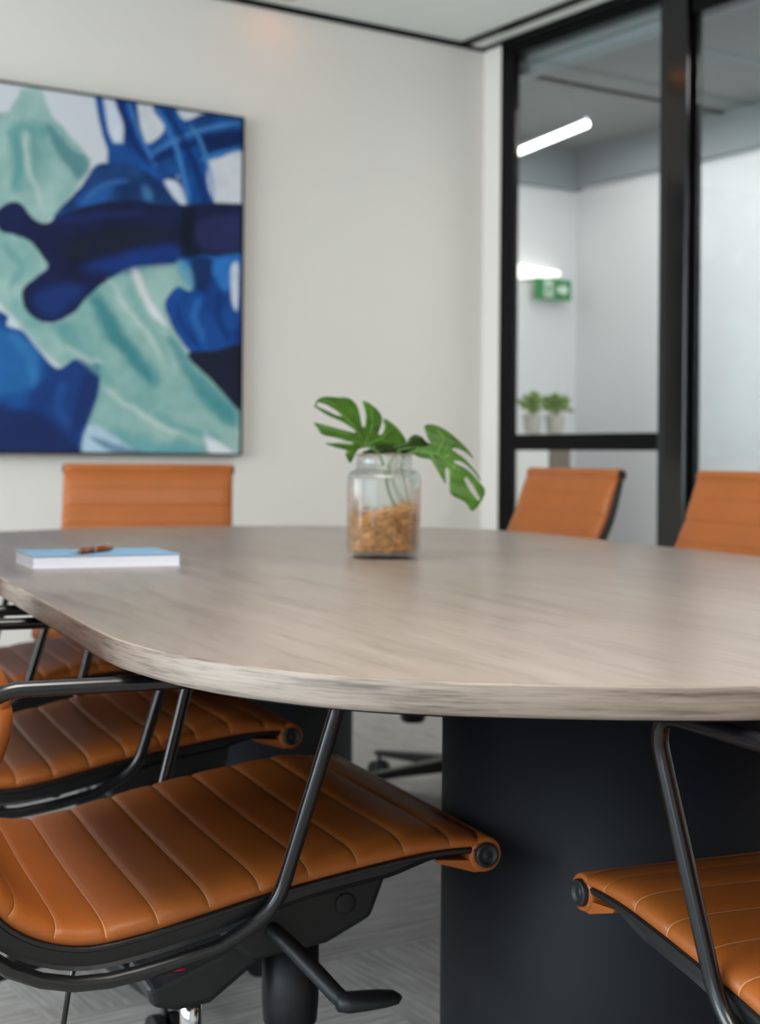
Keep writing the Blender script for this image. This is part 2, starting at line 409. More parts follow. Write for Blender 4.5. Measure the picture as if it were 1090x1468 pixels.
def potted(x, y, label, seed):
    rnd = random.Random(seed)
    t = thing('potted_plant', label, 'plant', (x, y, 1.045), 0, 'small potted plants on the corridor cabinet')
    MB().lathe([(0.036, 0), (0.045, 0.04), (0.05, 0.085), (0.052, 0.1), (0.046, 0.1), (0.043, 0.088), (0.0, 0.088)], 24).build('pot', M['pot'], t)
    MB().lathe([(0.043, 0.0885), (0.0, 0.092)], 20).build('soil', M['soil'], t)
    b = MB()
    for i in range(120):
        th = rnd.uniform(0, 2 * PI); el = rnd.uniform(-0.25, 1.5); R = rnd.uniform(0.03, 0.085)
        c = Vector((math.cos(th) * math.cos(el) * R, math.sin(th) * math.cos(el) * R, 0.135 + math.sin(el) * R * 0.85))
        d = (c - Vector((0, 0, 0.09))).normalized(); sd = d.cross(Vector((0, 0, 1))).normalized(); up = sd.cross(d)
        L = rnd.uniform(0.025, 0.045); wd = L * 0.4; tw = rnd.uniform(-0.8, 0.8); sd = (sd * math.cos(tw) + up * math.sin(tw)); up = sd.cross(d)
        pts = [c - d * L * .5, c - d * .1 * L + sd * wd, c + d * L * .5 - up * 0.006, c - d * .1 * L - sd * wd, c + up * 0.004]
        b.add(pts, [(0, 1, 4), (1, 2, 4), (2, 3, 4), (3, 0, 4)])
    for i in range(26):
        th = rnd.uniform(0, 2 * PI); R = rnd.uniform(0.02, 0.06)
        b.tube([(math.cos(th) * 0.01, math.sin(th) * 0.01, 0.09), (math.cos(th) * R * .6, math.sin(th) * R * .6, 0.12), (math.cos(th) * R, math.sin(th) * R, 0.16)], 0.0015, 5)
    b.build('foliage', M['plant'], t, fix=False)
potted(4.688, 5.70, 'left of the two leafy green plants in small grey pots behind the glass', 3)
potted(4.842, 5.71, 'right of the two leafy green plants in small grey pots behind the glass', 8)

# warm downlight recessed above the back wall (just out of the frame)
p = thing('downlight', 'warm recessed ceiling downlight near the white wall', 'lamp', (2.80, 4.90, CZ))
MB().lathe([(0.034, -0.002), (0.055, -0.003), (0.055, 0.0), (0.034, 0.0), (0.034, -0.002)], 32, caps=False).build('trim_ring', M['black'], p)
MB().lathe([(0.0, -0.0012), (0.033, -0.0012), (0.033, 0.0), (0, 0)], 24).build('lens', M['warm'], p)

# ------------------------------------------------------------------ painting
def to_px(X, Y, Z):
    d = X * FW[0] + Y * FW[1]; r = X * RT[0] + Y * RT[1]
    px = 545 + FPX * r / d
    return px, (HORY + (px - 545) * ROLL) + FPX * (EYE - Z) / d
PX0, PX1, PZ0, PZ1 = 1.37, 2.668, 0.926, 2.228
YF = WY - 0.045
NX = NZ = 290
gx = np.linspace(PX0 + 0.008, PX1 - 0.008, NX); gz = np.linspace(PZ0 + 0.008, PZ1 - 0.008, NZ)
GX, GZ = np.meshgrid(gx, gz)
dd = GX * FW[0] + YF * FW[1]; rr = GX * RT[0] + YF * RT[1]
U = 545 + FPX * rr / dd; V_ = HORY + (U - 545) * ROLL + FPX * (EYE - GZ) / dd
U = U * 2.531; V_ = (V_ - 100) * 2.531            # the sketch's own units
rng = np.random.RandomState(7)
def vnoise(x, y, s, seed):
    r = np.random.RandomState(seed).rand(64, 64)
    x = x / s; y = y / s
    xi = np.floor(x).astype(int); yi = np.floor(y).astype(int); fx = x - xi; fy = y - yi
    fx = fx * fx * (3 - 2 * fx); fy = fy * fy * (3 - 2 * fy)
    g = lambda a, b: r[a % 64, b % 64]
    return (g(xi, yi) * (1 - fx) + g(xi + 1, yi) * fx) * (1 - fy) + (g(xi, yi + 1) * (1 - fx) + g(xi + 1, yi + 1) * fx) * fy
def fbm(x, y, s, seed): return sum(vnoise(x, y, s / 2 ** k, seed + k) * 0.5 ** (k + 1) for k in range(4)) / 0.9375 - 0.5
def sdf(poly, x, y):
    d = np.full(x.shape, 1e9); ins = np.zeros(x.shape, bool); n = len(poly)
    for i in range(n):
        x0, y0 = poly[i]; x1, y1 = poly[(i + 1) % n]
        ex, ey = x1 - x0, y1 - y0
        t = np.clip(((x - x0) * ex + (y - y0) * ey) / (ex * ex + ey * ey + 1e-9), 0, 1)
        d = np.minimum(d, (x - x0 - t * ex) ** 2 + (y - y0 - t * ey) ** 2)
        if y0 != y1:
            c = ((y0 > y) != (y1 > y)) & (x < ex * (y - y0) / ey + x0); ins ^= c
    d = np.sqrt(d); return np.where(ins, -d, d)
art = np.empty((NZ, NX, 3)); art[:] = lin((206, 209, 214))
lay = [0]
def paint(poly, col, soft=5, warp=8, var=0.12, vs=120, alt=None, op=1.0, ws=60):
    lay[0] += 11; k = lay[0]
    sx = fbm(U, V_, ws, k) * 2 * warp; sy = fbm(U, V_, ws, k + 5) * 2 * warp
    c = catmull([poly[-1]] + list(poly) + [poly[0], poly[1]], 5)[5:-5]
    s = sdf(c, U + sx, V_ + sy)
    a = np.clip(0.5 - s / (2 * soft), 0, 1); a = (a * a * (3 - 2 * a) * op)[..., None]
    base = np.array(lin(col)); n = fbm(U * 1.0 + V_ * 0.4, V_ * 0.6 - U * 0.3, vs, k + 3)[..., None]
    if alt is not None:
        t = np.clip(0.5 + n * 2.2, 0, 1); cc = base * (1 - t) + np.array(lin(alt)) * t
    else: cc = base * (1 + n * 2 * var)
    fn = fbm(U, V_, 34, k + 8)[..., None]; cc = cc * (1 + fn * 0.22) * (1 - 0.16 * np.exp(-((s - 4) / 7) ** 2))[..., None]
    global art
    art = art * (1 - a) + cc * a
W1 = (208, 211, 216)
paint([(-300, 180), (0, 155), (30, 140), (55, 100), (72, 70), (140, 72), (158, 115), (185, 170), (240, 232), (300, 300), (320, 352), (280, 420), (220, 500), (150, 570), (60, 640), (-300, 700)], (160, 190, 184), 7, 8, alt=(124, 166, 162))
paint([(30, 200), (160, 208), (150, 240), (70, 250), (90, 420), (40, 420)], (88, 152, 152), 22, 14, op=0.7)
paint([(165, 200), (200, 228), (260, 290), (312, 332), (285, 400), (235, 355), (190, 280)], (80, 130, 136), 14, 12, op=0.85)
paint([(-300, 560), (100, 600), (165, 715), (80, 830), (200, 920), (420, 720), (640, 705), (695, 800), (600, 820), (620, 920), (700, 1050), (860, 1215), (870, 1420), (280, 1420), (350, 1100), (200, 1090), (100, 1000), (0, 900), (-300, 800)], (164, 194, 186), 6, 5, alt=(128, 172, 168), vs=110)
paint([(-300, 600), (60, 610), (120, 700), (60, 760), (-300, 740)], (120, 168, 166), 20, 15, op=0.6)
paint([(330, 800), (385, 860), (480, 990), (575, 1105), (555, 1145), (440, 1040), (355, 930)], (78, 146, 150), 24, 18, op=0.85)
paint([(665, 1085), (735, 1150), (850, 1225), (850, 1300), (740, 1210)], (76, 148, 154), 20, 14, op=0.9)
paint([(180, 915), (260, 925), (275, 1010), (225, 985)], (100, 160, 160), 18, 14, op=0.8)
paint([(420, 1300), (560, 1340), (720, 1370), (700, 1420), (380, 1420)], (96, 160, 166), 25, 20, op=0.8)
paint([(470, 722), (502, 735), (535, 820), (580, 885), (602, 935), (540, 885), (498, 810)], (214, 218, 220), 10, 4)
paint([(735, 1305), (790, 1345), (855, 1400), (765, 1395)], (222, 226, 230), 9, 4)
paint([(-60, 800), (40, 890), (120, 985), (235, 1085), (190, 1080), (95, 985), (10, 935), (-80, 880)], (205, 214, 216), 14, 8)
# blue ribbons, upper right
paint([(520, 250), (700, 165), (900, 160), (900, 285), (740, 330), (600, 402), (560, 380), (530, 320)], (34, 92, 162), 5, 4, alt=(20, 56, 112), vs=60)
paint([(700, 250), (900, 215), (900, 262), (720, 300)], (14, 38, 88), 14, 6)
paint([(545, 130), (640, 148), (685, 220), (740, 330), (785, 495), (655, 495), (640, 380), (600, 230)], (26, 84, 152), 5, 4, alt=(18, 60, 126), vs=70)
paint([(335, 90), (362, 95), (388, 230), (440, 298), (505, 345), (395, 345), (382, 290), (350, 180)], (44, 98, 170), 4, 4)
paint([(405, 105), (482, 110), (502, 200), (545, 290), (575, 380), (480, 345), (440, 298), (440, 200)], (28, 74, 150), 5, 4, alt=(22, 52, 116), vs=70)
paint([(372, 100), (405, 108), (440, 280), (415, 285), (385, 200)], (200, 208, 220), 7, 3)
paint([(490, 128), (542, 150), (588, 215), (520, 265)], (208, 210, 216), 4, 3)
paint([(636, 145), (712, 160), (660, 184)], W1, 3, 2)
paint([(748, 350), (900, 300), (900, 498), (782, 494)], W1, 4, 3)
paint([(588, 402), (650, 415), (668, 494), (632, 475)], (205, 212, 222), 6, 3)
paint([(390, 280), (450, 270), (560, 330), (640, 400), (655, 500), (560, 470), (400, 370)], (32, 84, 156), 6, 3, alt=(24, 60, 122), vs=60)
paint([(588, 402), (640, 412), (664, 490), (630, 470)], (205, 212, 222), 6, 3)
paint([(640, 640), (900, 640), (900, 730), (690, 740), (650, 700)], (36, 96, 172), 5, 3)
# dome and dark band
paint([(185, 545), (280, 430), (340, 348), (400, 338), (480, 348), (560, 398), (605, 450), (645, 495), (600, 540), (300, 575)], (32, 70, 124), 4, 4, alt=(24, 50, 96), vs=70)
paint([(270, 480), (320, 430), (400, 420), (370, 480), (310, 505)], (42, 96, 170), 20, 10, op=0.8)
paint([(510, 420), (545, 440), (545, 480), (515, 470)], (70, 130, 180), 16, 8, op=0.7)
paint([(-20, 520), (30, 480), (72, 488), (112, 540), (160, 558), (222, 528), (330, 488), (480, 473), (600, 492), (900, 495), (900, 668), (680, 672), (640, 702), (500, 712), (430, 737), (330, 808), (262, 882), (190, 916), (130, 906), (84, 862), (78, 800), (130, 750), (166, 715), (140, 668), (100, 620), (40, 596), (-10, 580)], (25, 30, 54), 3, 4, alt=(28, 36, 76), vs=110)
paint([(440, 735), (300, 720), (480, 650), (660, 640), (640, 702), (520, 712)], (28, 58, 128), 26, 12, op=0.85)
paint([(130, 810), (230, 775), (300, 800), (210, 890), (140, 880)], (30, 56, 116), 26, 10, op=0.8)
paint([(280, 600), (540, 560), (650, 590), (500, 640), (260, 690)], (30, 36, 50), 26, 12, op=0.8)
paint([(655, 520), (705, 510), (725, 668), (652, 668)], (20, 27, 42), 8, 5, op=0.9)
paint([(715, 545), (900, 530), (900, 640), (730, 650)], (44, 48, 92), 20, 8, op=0.8)
# right blob
paint([(690, 690), (765, 688), (775, 745), (900, 680), (900, 1012), (780, 1022), (700, 1034), (640, 962), (600, 884), (600, 832), (640, 788), (692, 800)], (28, 80, 154), 4, 4, alt=(22, 54, 118), vs=80)
paint([(690, 690), (765, 695), (745, 800), (685, 770)], (24, 46, 88), 12, 6, op=0.85)
paint([(770, 690), (900, 672), (850, 760), (800, 805)], (46, 116, 190), 12, 6, op=0.9)
paint([(640, 690), (690, 720), (695, 795), (650, 750)], (96, 160, 186), 9, 5, op=0.8)
paint([(832, 720), (860, 708), (858, 872), (836, 832)], (200, 208, 218), 6, 3)
paint([(676, 1034), (780, 1018), (900, 1010), (900, 1250), (760, 1122)], (30, 34, 52), 4, 3)
# lower left blues
paint([(-300, 860), (0, 880), (20, 930), (80, 948), (130, 1008), (202, 1086), (262, 1056), (312, 1054), (356, 1080), (350, 1180), (312, 1290), (300, 1420), (-300, 1420)], (32, 84, 152), 4, 6, alt=(26, 64, 128), vs=110)
paint([(-300, 880), (60, 960), (150, 1060), (60, 1180), (-300, 1150)], (44, 110, 172), 26, 10, op=0.7)
paint([(100, 1200), (205, 1092), (310, 1056), (356, 1082), (350, 1180), (312, 1290), (280, 1310), (190, 1340)], (30, 62, 124), 7, 6)
paint([(-300, 1200), (0, 1222), (150, 1250), (240, 1330), (300, 1420), (-300, 1420)], (30, 42, 88), 26, 10, op=0.9)
paint([(300, 1120), (350, 1100), (340, 1200), (300, 1290), (250, 1370), (270, 1250)], (30, 46, 92), 20, 8, op=0.7)
paint([(322, 1285), (420, 1335), (500, 1400), (306, 1400)], (176, 200, 214), 8, 8)
paint([(330, 1330), (450, 1365), (540, 1395), (400, 1385)], (60, 110, 140), 8, 8, op=0.7)
def stroke(pts, w, col, soft=6, warp=5, op=0.8):
    c = catmull(pts, 6); L, Rr = [], []
    for i, (x, y) in enumerate(c):
        a = c[max(i - 1, 0)]; b = c[min(i + 1, len(c) - 1)]; dx, dy = b[0] - a[0], b[1] - a[1]; l = math.hypot(dx, dy)
        k = w * (0.35 + 0.65 * math.sin(PI * (i + 0.5) / len(c)) ** 0.5)
        L.append((x - dy / l * k, y + dx / l * k)); Rr.append((x + dy / l * k, y - dx / l * k))
    paint((L + Rr[::-1])[::3], col, soft, warp, op=op)
for pts, w, col in [
    ([(350, 100), (358, 190), (392, 290)], 7, (20, 60, 128)), ([(428, 120), (465, 240), (540, 350)], 11, (16, 42, 98)), ([(455, 118), (505, 250), (560, 350)], 7, (76, 134, 196)),
    ([(545, 300), (700, 225), (870, 190)], 9, (72, 132, 196)), ([(540, 335), (690, 268), (870, 232)], 14, (13, 36, 88)),
    ([(560, 140), (622, 260), (662, 400), (680, 490)], 9, (70, 134, 200)), ([(596, 150), (680, 300), (742, 490)], 11, (14, 44, 102)), ([(680, 200), (735, 300), (772, 470)], 7, (80, 142, 204)),
    ([(720, 330), (800, 300), (870, 285)], 8, (60, 128, 196)), ([(300, 480), (360, 420), (460, 400)], 8, (62, 112, 176)),
    ([(720, 830), (700, 900), (740, 990)], 16, (46, 104, 176)), ([(800, 800), (790, 900), (830, 990)], 14, (18, 52, 116)), ([(640, 850), (660, 930), (730, 1010)], 10, (20, 56, 120))]:
    stroke(pts, w, col, 7, 4)
for pts, w, col in [
    ([(20, 220), (62, 300), (48, 430)], 14, (94, 150, 150)), ([(110, 250), (128, 330), (112, 440)], 10, (112, 160, 158)), ([(80, 230), (90, 340), (150, 500)], 9, (196, 210, 205)),
    ([(10, 640), (72, 700), (36, 790)], 16, (108, 160, 160)), ([(330, 820), (420, 960), (545, 1125)], 20, (62, 130, 136)), ([(225, 930), (330, 1060), (420, 1150)], 14, (112, 165, 164)),
    ([(455, 760), (520, 900), (620, 1060)], 12, (122, 174, 170)), ([(610, 970), (700, 1110), (850, 1250)], 20, (74, 144, 150)), ([(395, 760), (480, 900), (590, 1040)], 10, (196, 212, 204)),
    ([(380, 1150), (520, 1260), (700, 1330)], 14, (190, 209, 202)), ([(240, 1000), (300, 1050), (370, 1060)], 9, (196, 212, 208)), ([(560, 1250), (680, 1310), (800, 1340)], 14, (100, 162, 164))]:
    stroke(pts, w, col, 14, 14, 0.75)
for pts, w, col in [([(40, 960), (110, 1050), (120, 1150)], 22, (58, 124, 182)), ([(230, 1130), (210, 1220), (260, 1300)], 18, (44, 84, 150)), ([(180, 560), (330, 530), (520, 520)], 14, (36, 48, 104))]:
    stroke(pts, w, col, 16, 10, 0.6)
pt = thing('framed_painting', 'large abstract blue, navy and teal painting in thin black frame on the white wall', 'painting', ((PX0 + PX1) / 2, WY, PZ0))
ox, oz = (PX0 + PX1) / 2, PZ0
verts = [(x - ox, YF - WY, z - oz) for z in gz for x in gx]
faces = [(j * NX + i, j * NX + i + 1, (j + 1) * NX + i + 1, (j + 1) * NX + i) for j in range(NZ - 1) for i in range(NX - 1)]
me = bpy.data.meshes.new('canvas'); me.from_pydata(verts, [], faces)
ca = me.color_attributes.new('pigment', 'FLOAT_COLOR', 'POINT')
ca.data.foreach_set('color', np.concatenate([art, np.ones((NZ, NX, 1))], 2).ravel().astype(np.float32))
m = bpy.data.materials.new('painted_canvas'); m.use_nodes = True; nt = m.node_tree
at = nt.nodes.new('ShaderNodeAttribute'); at.attribute_name = 'pigment'
nt.links.new(at.outputs['Color'], nt.nodes['Principled BSDF'].inputs['Base Color']); nt.nodes['Principled BSDF'].inputs['Roughness'].default_value = 0.7; nt.nodes['Principled BSDF'].inputs['Specular IOR Level'].default_value = 0.15
me.materials.append(m)
cv = bpy.data.objects.new('canvas', me); COL.objects.link(cv); cv.parent = pt
hw = (PX1 - PX0) / 2; hh = PZ1 - PZ0
fr = MB().box(-hw, hw, -0.05, -0.001, 0, 0.007).box(-hw, hw, -0.05, -0.001, hh - 0.007, hh)
fr.box(-hw, -hw + 0.007, -0.05, -0.001, 0.007, hh - 0.007).box(hw - 0.007, hw, -0.05, -0.001, 0.007, hh - 0.007)
fr.build('frame', M['black'], pt)
MB().box(-hw + 0.007, hw - 0.007, -0.04, -0.001, 0.007, hh - 0.007).build('backing', M['wall'], pt)

# ------------------------------------------------------------------ table
TC = (1.4955, 2.149); TA = math.radians(-11.0)
TT, TB = 0.735, 0.7065
half = [(0, 1.42), (.15, 1.412), (.288, 1.385), (.397, 1.345), (.476, 1.305), (.552, 1.258), (.622, 1.191), (.686, 1.085), (.722, .95), (.733, .82), (.735, .44), (.735, 0)]
q1 = catmull(half, 8)
out = q1[:-1] + [(x, -y) for x, y in q1[::-1]][:-1] + [(-x, -y) for x, y in q1][:-1] + [(-x, y) for x, y in q1[::-1]][:-1]
out = out[::-1]
table = thing('conference_table', 'long rounded grey oak conference table with two black drum pedestals', 'table', (TC[0], TC[1], 0), TA)
b = MB(); n = len(out)
def inset(k): return [(x * (1 - k / 0.735), y * (1 - k / 1.42)) for x, y in out]
lv = [(0.006, TB), (0.0, TB + 0.001)]
V = []; F = []
b.prism_xy(inset(0.0012), TB + 0.001, TT)
b.build('tabletop', M['wood'], table)
MB().prism_xy(inset(0.012), TB - 0.0035, TB + 0.0008).build('underside_bounce_block', M['black'], table)['label'] = 'black sheet added under the tabletop to cut bounce light'  # black sheet added below the top, cuts light bounced onto the seats
e = MB(); rings = [(0.0011, TB + 0.0002), (0.0, TB + 0.0012), (-0.0002, TB + 0.004), (-0.0002, TT - 0.0025), (0.0003, TT - 0.001), (0.0012, TT + 0.0002), (0.0030, TT + 0.0003), (0.0040, TT - 0.0005)]
for k, z in rings: V += [(x, y, z) for x, y in inset(k)]
for i in range(len(rings) - 1):
    for k in range(n): F.append((i * n + k, i * n + (k + 1) % n, (i + 1) * n + (k + 1) % n, (i + 1) * n + k))
e.add(V, F).build('edge_band', M['wood_edge'], table, fix=True)
for a in (-0.70, 0.95):
    pd = MB().lathe([(0.0, 0.0), (0.238, 0.0), (0.242, 0.004), (0.242, TB - 0.015)], 72, (0, a, 0)).build('pedestal', M['ped'], table)
    MB().lathe([(0.242, TB - 0.015), (0.246, TB - 0.013), (0.246, TB - 0.0036)], 72, (0, a, 0)).build('mounting_plate', M['black'], pd)

# ------------------------------------------------------------------ notebook, pen
nb = thing('notebook', 'thick white paged notebook with pale blue cover lying on the table', 'notebook', (0.997, 2.396, TT), math.radians(-10.3))
MB().box(-0.124, 0.124, -0.084, 0.086, 0.0016, 0.0195).build('page_block', M['white_paper'], nb)
MB().box(-0.125, 0.125, -0.086, 0.087, 0.0196, 0.0212).build('front_cover', M['blue_cover'], nb, 0.0005)
MB().box(-0.125, 0.125, -0.086, 0.087, 0.0, 0.0015).build('back_cover', M['white_paper'], nb, 0.0004)
pen = thing('ballpoint_pen', 'copper brown pen with silver tip lying across the blue notebook', 'pen', (0.976, 2.367, TT + 0.0212), math.atan2(0.095, 0.121))
zc = 0.0056
MB().lathe([(0.0042, -0.045), (0.0055, -0.03), (0.0055, 0.002)], 20, (0, 0, zc), 'x').build('lower_barrel', M['copper'], pen)
MB().lathe([(0.0055, 0.005), (0.0055, 0.05), (0.004, 0.068), (0.002, 0.072)], 20, (0, 0, zc), 'x').build('upper_barrel', M['copper'], pen)
MB().lathe([(0.0057, 0.002), (0.0057, 0.005)], 20, (0, 0, zc), 'x').build('ring', M['chrome'], pen)
MB().lathe([(0.0006, -0.070), (0.001, -0.066), (0.0022, -0.062), (0.0042, -0.045)], 20, (0, 0, zc), 'x').build('tip', M['chrome'], pen)
MB().box(0.018, 0.062, -0.0012, 0.0012, zc + 0.0062, zc + 0.0074).build('clip', M['chrome'], pen, 0.0004)

# ------------------------------------------------------------------ glass jar with fibre and monstera leaves
JC = Vector((1.533, 2.302, TT)); JA = -YAW
def sq(a, n=5.0): return 1.0 / ((abs(math.cos(a)) ** n + abs(math.sin(a)) ** n) ** (1 / n))
def jar_profile():
    o = [(0.0, 0.0), (0.055, 0.0), (0.064, 0.002), (0.069, 0.008), (0.070, 0.02), (0.070, 0.145), (0.068, 0.157), (0.062, 0.164), (0.055, 0.166), (0.052, 0.169), (0.052, 0.192), (0.0535, 0.196)]
    i = [(0.0505, 0.196), (0.049, 0.19), (0.049, 0.168), (0.053, 0.163), (0.060, 0.160), (0.0645, 0.154), (0.0662, 0.144), (0.0664, 0.020), (0.064, 0.012), (0.055, 0.009), (0.0, 0.008)]
    return o + i
bj = MB(); prof = jar_profile(); NJ = 72; V = []; F = []
for r, h in prof:
    k = min(1, max(0, (0.169 - h) / 0.012))
    for i in range(NJ):
        a = 2 * PI * i / NJ; q = r * (1 + (sq(a) - 1) * 0.55 * k)
        V.append((q * math.cos(a), q * math.sin(a), h))
for i in range(len(prof) - 1):
    for k in range(NJ): F.append((i * NJ + k, i * NJ + (k + 1) % NJ, (i + 1) * NJ + (k + 1) % NJ, (i + 1) * NJ + k))
bj.add(V, F)
jo = bj.build('glass_jar', M['jar']); bm = bmesh.new(); bm.from_mesh(jo.data); bmesh.ops.remove_doubles(bm, verts=bm.verts, dist=1e-5); bmesh.ops.recalc_face_normals(bm, faces=bm.faces); bm.to_mesh(jo.data); bm.free()
jo.location = JC; jo.rotation_euler = (0, 0, JA)
tag(jo, 'clear glass jar with brown fibre and monstera leaves standing on the table', 'jar')
# fibre
fb = MB(); rnd = random.Random(5)
core = []; NC = 40
def topz(a): return 0.088 + 0.016 * math.cos(a - 0.3) + 0.005 * math.sin(3 * a)
V = []; F = []; lev = 10
for j in range(lev + 1):
    for i in range(NC):
        a = 2 * PI * i / NC; t = j / lev
        r = 0.0655 * (0.93 + 0.05 * math.sin(7 * a + 9 * t) + rnd.uniform(-.02, .02)) * (1 if t < 0.85 else 1 - (t - 0.85) * 1.6)
        V.append((r * math.cos(a), r * math.sin(a), 0.0125 + (topz(a) - 0.016) * t))
V += [(0, 0, 0.0125), (0, 0, 0.09)]
for j in range(lev):
    for i in range(NC): F.append((j * NC + i, j * NC + (i + 1) % NC, (j + 1) * NC + (i + 1) % NC, (j + 1) * NC + i))
F += [(i, len(V) - 2, (i + 1) % NC) for i in range(NC)] + [(lev * NC + i, lev * NC + (i + 1) % NC, len(V) - 1) for i in range(NC)]
fb.add(V, F)
for i in range(420):
    a = rnd.uniform(0, 2 * PI); z = rnd.uniform(0.022, topz(a) + rnd.uniform(-0.004, 0.006)); da = rnd.uniform(-1, 1); dz = rnd.uniform(-0.03, 0.03)
    pts = []
    for k in range(6):
        t = k / 5; aa = a + da * t + 0.15 * math.sin(6 * t + i); zz = min(max(z + dz * t + 0.006 * math.sin(5 * t + i), 0.017), topz(aa) + 0.008)
        r = 0.0620 + 0.003 * math.sin(4 * t + i * 1.7)
        pts.append((r * math.cos(aa), r * math.sin(aa), zz))
    fb.tube(pts, rnd.uniform(0.0004, 0.001), 4, caps=False)
fo = fb.build('wood_wool', M['fibre'], fix=False); fo.location = JC; fo.rotation_euler = (0, 0, JA)
tag(fo, 'tangled light brown wood fibre filling the glass jar', 'fibre'); fo['kind'] = 'stuff'

SC = 2.745 / FPX / 3.7586                     # metres per unit of the leaf sketch at the jar
VX = Vector((RT[0], RT[1], 0)); VD = Vector((FW[0], FW[1], 0)); VZ = Vector((0, 0, 1))
def leaf_pt(x, y, dep):
    return Vector((JC.x, JC.y, 0)) + VX * ((x - 453) * SC) + VZ * (TT + (948 - y) * SC) + VD * dep
def leaf(label, polys, holes, base, axis_end, depth, veins, stem, material, cup=0.012):
    poly = catmull([polys[0]] + list(polys) + [polys[0]], 3)[3:]
    poly = [(x, y) for x, y in poly][:-1]
    P2 = [Vector(p) for p in poly]; E = [(i, (i + 1) % len(P2)) for i in range(len(P2))]
    for h in holes:
        o = len(P2); P2 += [Vector(q) for q in h]; E += [(o + i, o + (i + 1) % len(h)) for i in range(len(h))]
    xs = [v.x for v in P2]; ysv = [v.y for v in P2]
    for x in np.arange(min(xs), max(xs), 22):
        for y in np.arange(min(ysv), max(ysv), 22): P2.append(Vector((x + random.uniform(-3, 3), y + random.uniform(-3, 3))))
    vo, eo, fo_, _, _, _ = geometry.delaunay_2d_cdt(P2, E, [], 2, 0.01)
    arrp = np.array([[v.x, v.y] for v in vo])
    def dep(x, y):
        bx, by = base; ex, ey = axis_end; L = math.hypot(ex - bx, ey - by); ax, ay = (ex - bx) / L, (ey - by) / L
        t = ((x - bx) * ax + (y - by) * ay) / L; s = (-(x - bx) * ay + (y - by) * ax) / L
        return depth[0] + depth[1] * t + depth[2] * s + cup * (abs(s) * 1.2 + 0.5 * t * t) * 1.0 + 0.0022 * math.sin(26 * s + 9 * t)
    Fk = []
    for f in fo_:
        c = arrp[list(f)].mean(0)
        if any(float(sdf(h, np.array([c[0]]), np.array([c[1]]))[0]) < 0 for h in holes): continue
        if float(sdf(poly, np.array([c[0]]), np.array([c[1]]))[0]) > 0: continue
        Fk.append(f)
    t_ = thing('monstera_leaf', label, 'leaf', (JC.x, JC.y, TT + 0.09), 0, 'monstera leaves in the glass jar')
    org = Vector(t_.location)
    bl = MB().add([leaf_pt(x, y, dep(x, y)) - org for x, y in arrp], Fk)
    o = bl.build('blade', material, t_)
    so = o.modifiers.new('thickness', 'SOLIDIFY'); so.thickness = 0.0007; so.offset = 0
    vb = MB()
    for vv in veins:
        vb.tube([leaf_pt(x, y, dep(x, y) - 0.0008) - org for x, y in vv], [0.0011 * (1 - 0.6 * k / (len(vv) - 1)) for k in range(len(vv))], 6)
    vb.build('veins', M['vein'], t_)
    st = catmull([tuple(leaf_pt(x, y, d) - org) for x, y, d in stem], 6)
    MB().tube(st, 0.0023, 8).build('petiole', M['stem'], t_)
    return t_
L1 = [(75, 135), (90, 100), (130, 80), (200, 82), (260, 85), (300, 120), (320, 180), (332, 236), (346, 236), (352, 190), (345, 140), (333, 100), (372, 112), (420, 150), (441, 195), (432, 240), (420, 277), (440, 277), (454, 240), (448, 192), (500, 220), (545, 265), (577, 320), (560, 337), (480, 338), (420, 346), (360, 352), (310, 365), (272, 436), (245, 392), (250, 368), (190, 352), (135, 331), (210, 330), (290, 331), (200, 302), (120, 285), (95, 250), (75, 221), (130, 232), (200, 250), (285, 270), (296, 262), (230, 216), (150, 182)]
leaf('large green split leaf spreading left from the glass jar', L1, [[(95, 110), (140, 122), (200, 158), (228, 186), (190, 178), (130, 150), (86, 131)]], (350, 335), (100, 130), (-0.01, -0.03, 0.03), [[(350, 335), (290, 240), (180, 120), (110, 95)], [(330, 300), (240, 275), (110, 240)], [(340, 320), (260, 320), (160, 332)], [(350, 335), (390, 230), (380, 130)], [(360, 335), (440, 300), (500, 240)]], [(530, 700, 0.0), (480, 590, -0.005), (455, 470, -0.01), (420, 380, -0.01), (350, 335, -0.012)], M['leaf'])
L2 = [(668, 235), (690, 222), (740, 228), (800, 260), (860, 310), (910, 360), (940, 408), (895, 372), (850, 352), (824, 352), (832, 368), (880, 400), (930, 452), (965, 495), (978, 530), (930, 470), (875, 425), (832, 418), (838, 434), (900, 465), (960, 525), (1000, 590), (935, 690), (890, 640), (820, 605), (806, 570), (806, 480), (790, 455), (782, 480), (787, 545), (740, 470), (702, 412), (650, 405), (600, 375), (640, 350), (700, 335), (686, 290)]
leaf('green split leaf drooping right from the glass jar', L2, [[(884, 516), (900, 506), (940, 560), (970, 626), (960, 632), (915, 580)]], (650, 370), (950, 600), (-0.005, -0.02, -0.03), [[(650, 370), (740, 385), (860, 470), (940, 630)], [(740, 385), (780, 300), (740, 245)], [(780, 400), (850, 360)], [(700, 378), (760, 470)], [(830, 440), (840, 560)]], [(600, 690, 0.008), (575, 580, 0.004), (548, 440, 0.0), (580, 385, -0.002), (650, 370, -0.004)], M['leaf'])
L3 = [(330, 378), (420, 345), (560, 330), (590, 296), (622, 278), (662, 292), (694, 322), (770, 338), (760, 372), (690, 410), (620, 388), (480, 382), (370, 392)]
leaf('dark green leaf seen edge on between the other two leaves above the jar', L3, [], (540, 360), (760, 350), (0.02, 0.02, 0.05), [[(540, 360), (640, 345), (750, 350)], [(540, 360), (440, 362), (350, 378)]], [(560, 690, 0.012), (510, 560, 0.012), (480, 450, 0.015), (540, 362, 0.019)], M['leaf_dark'])

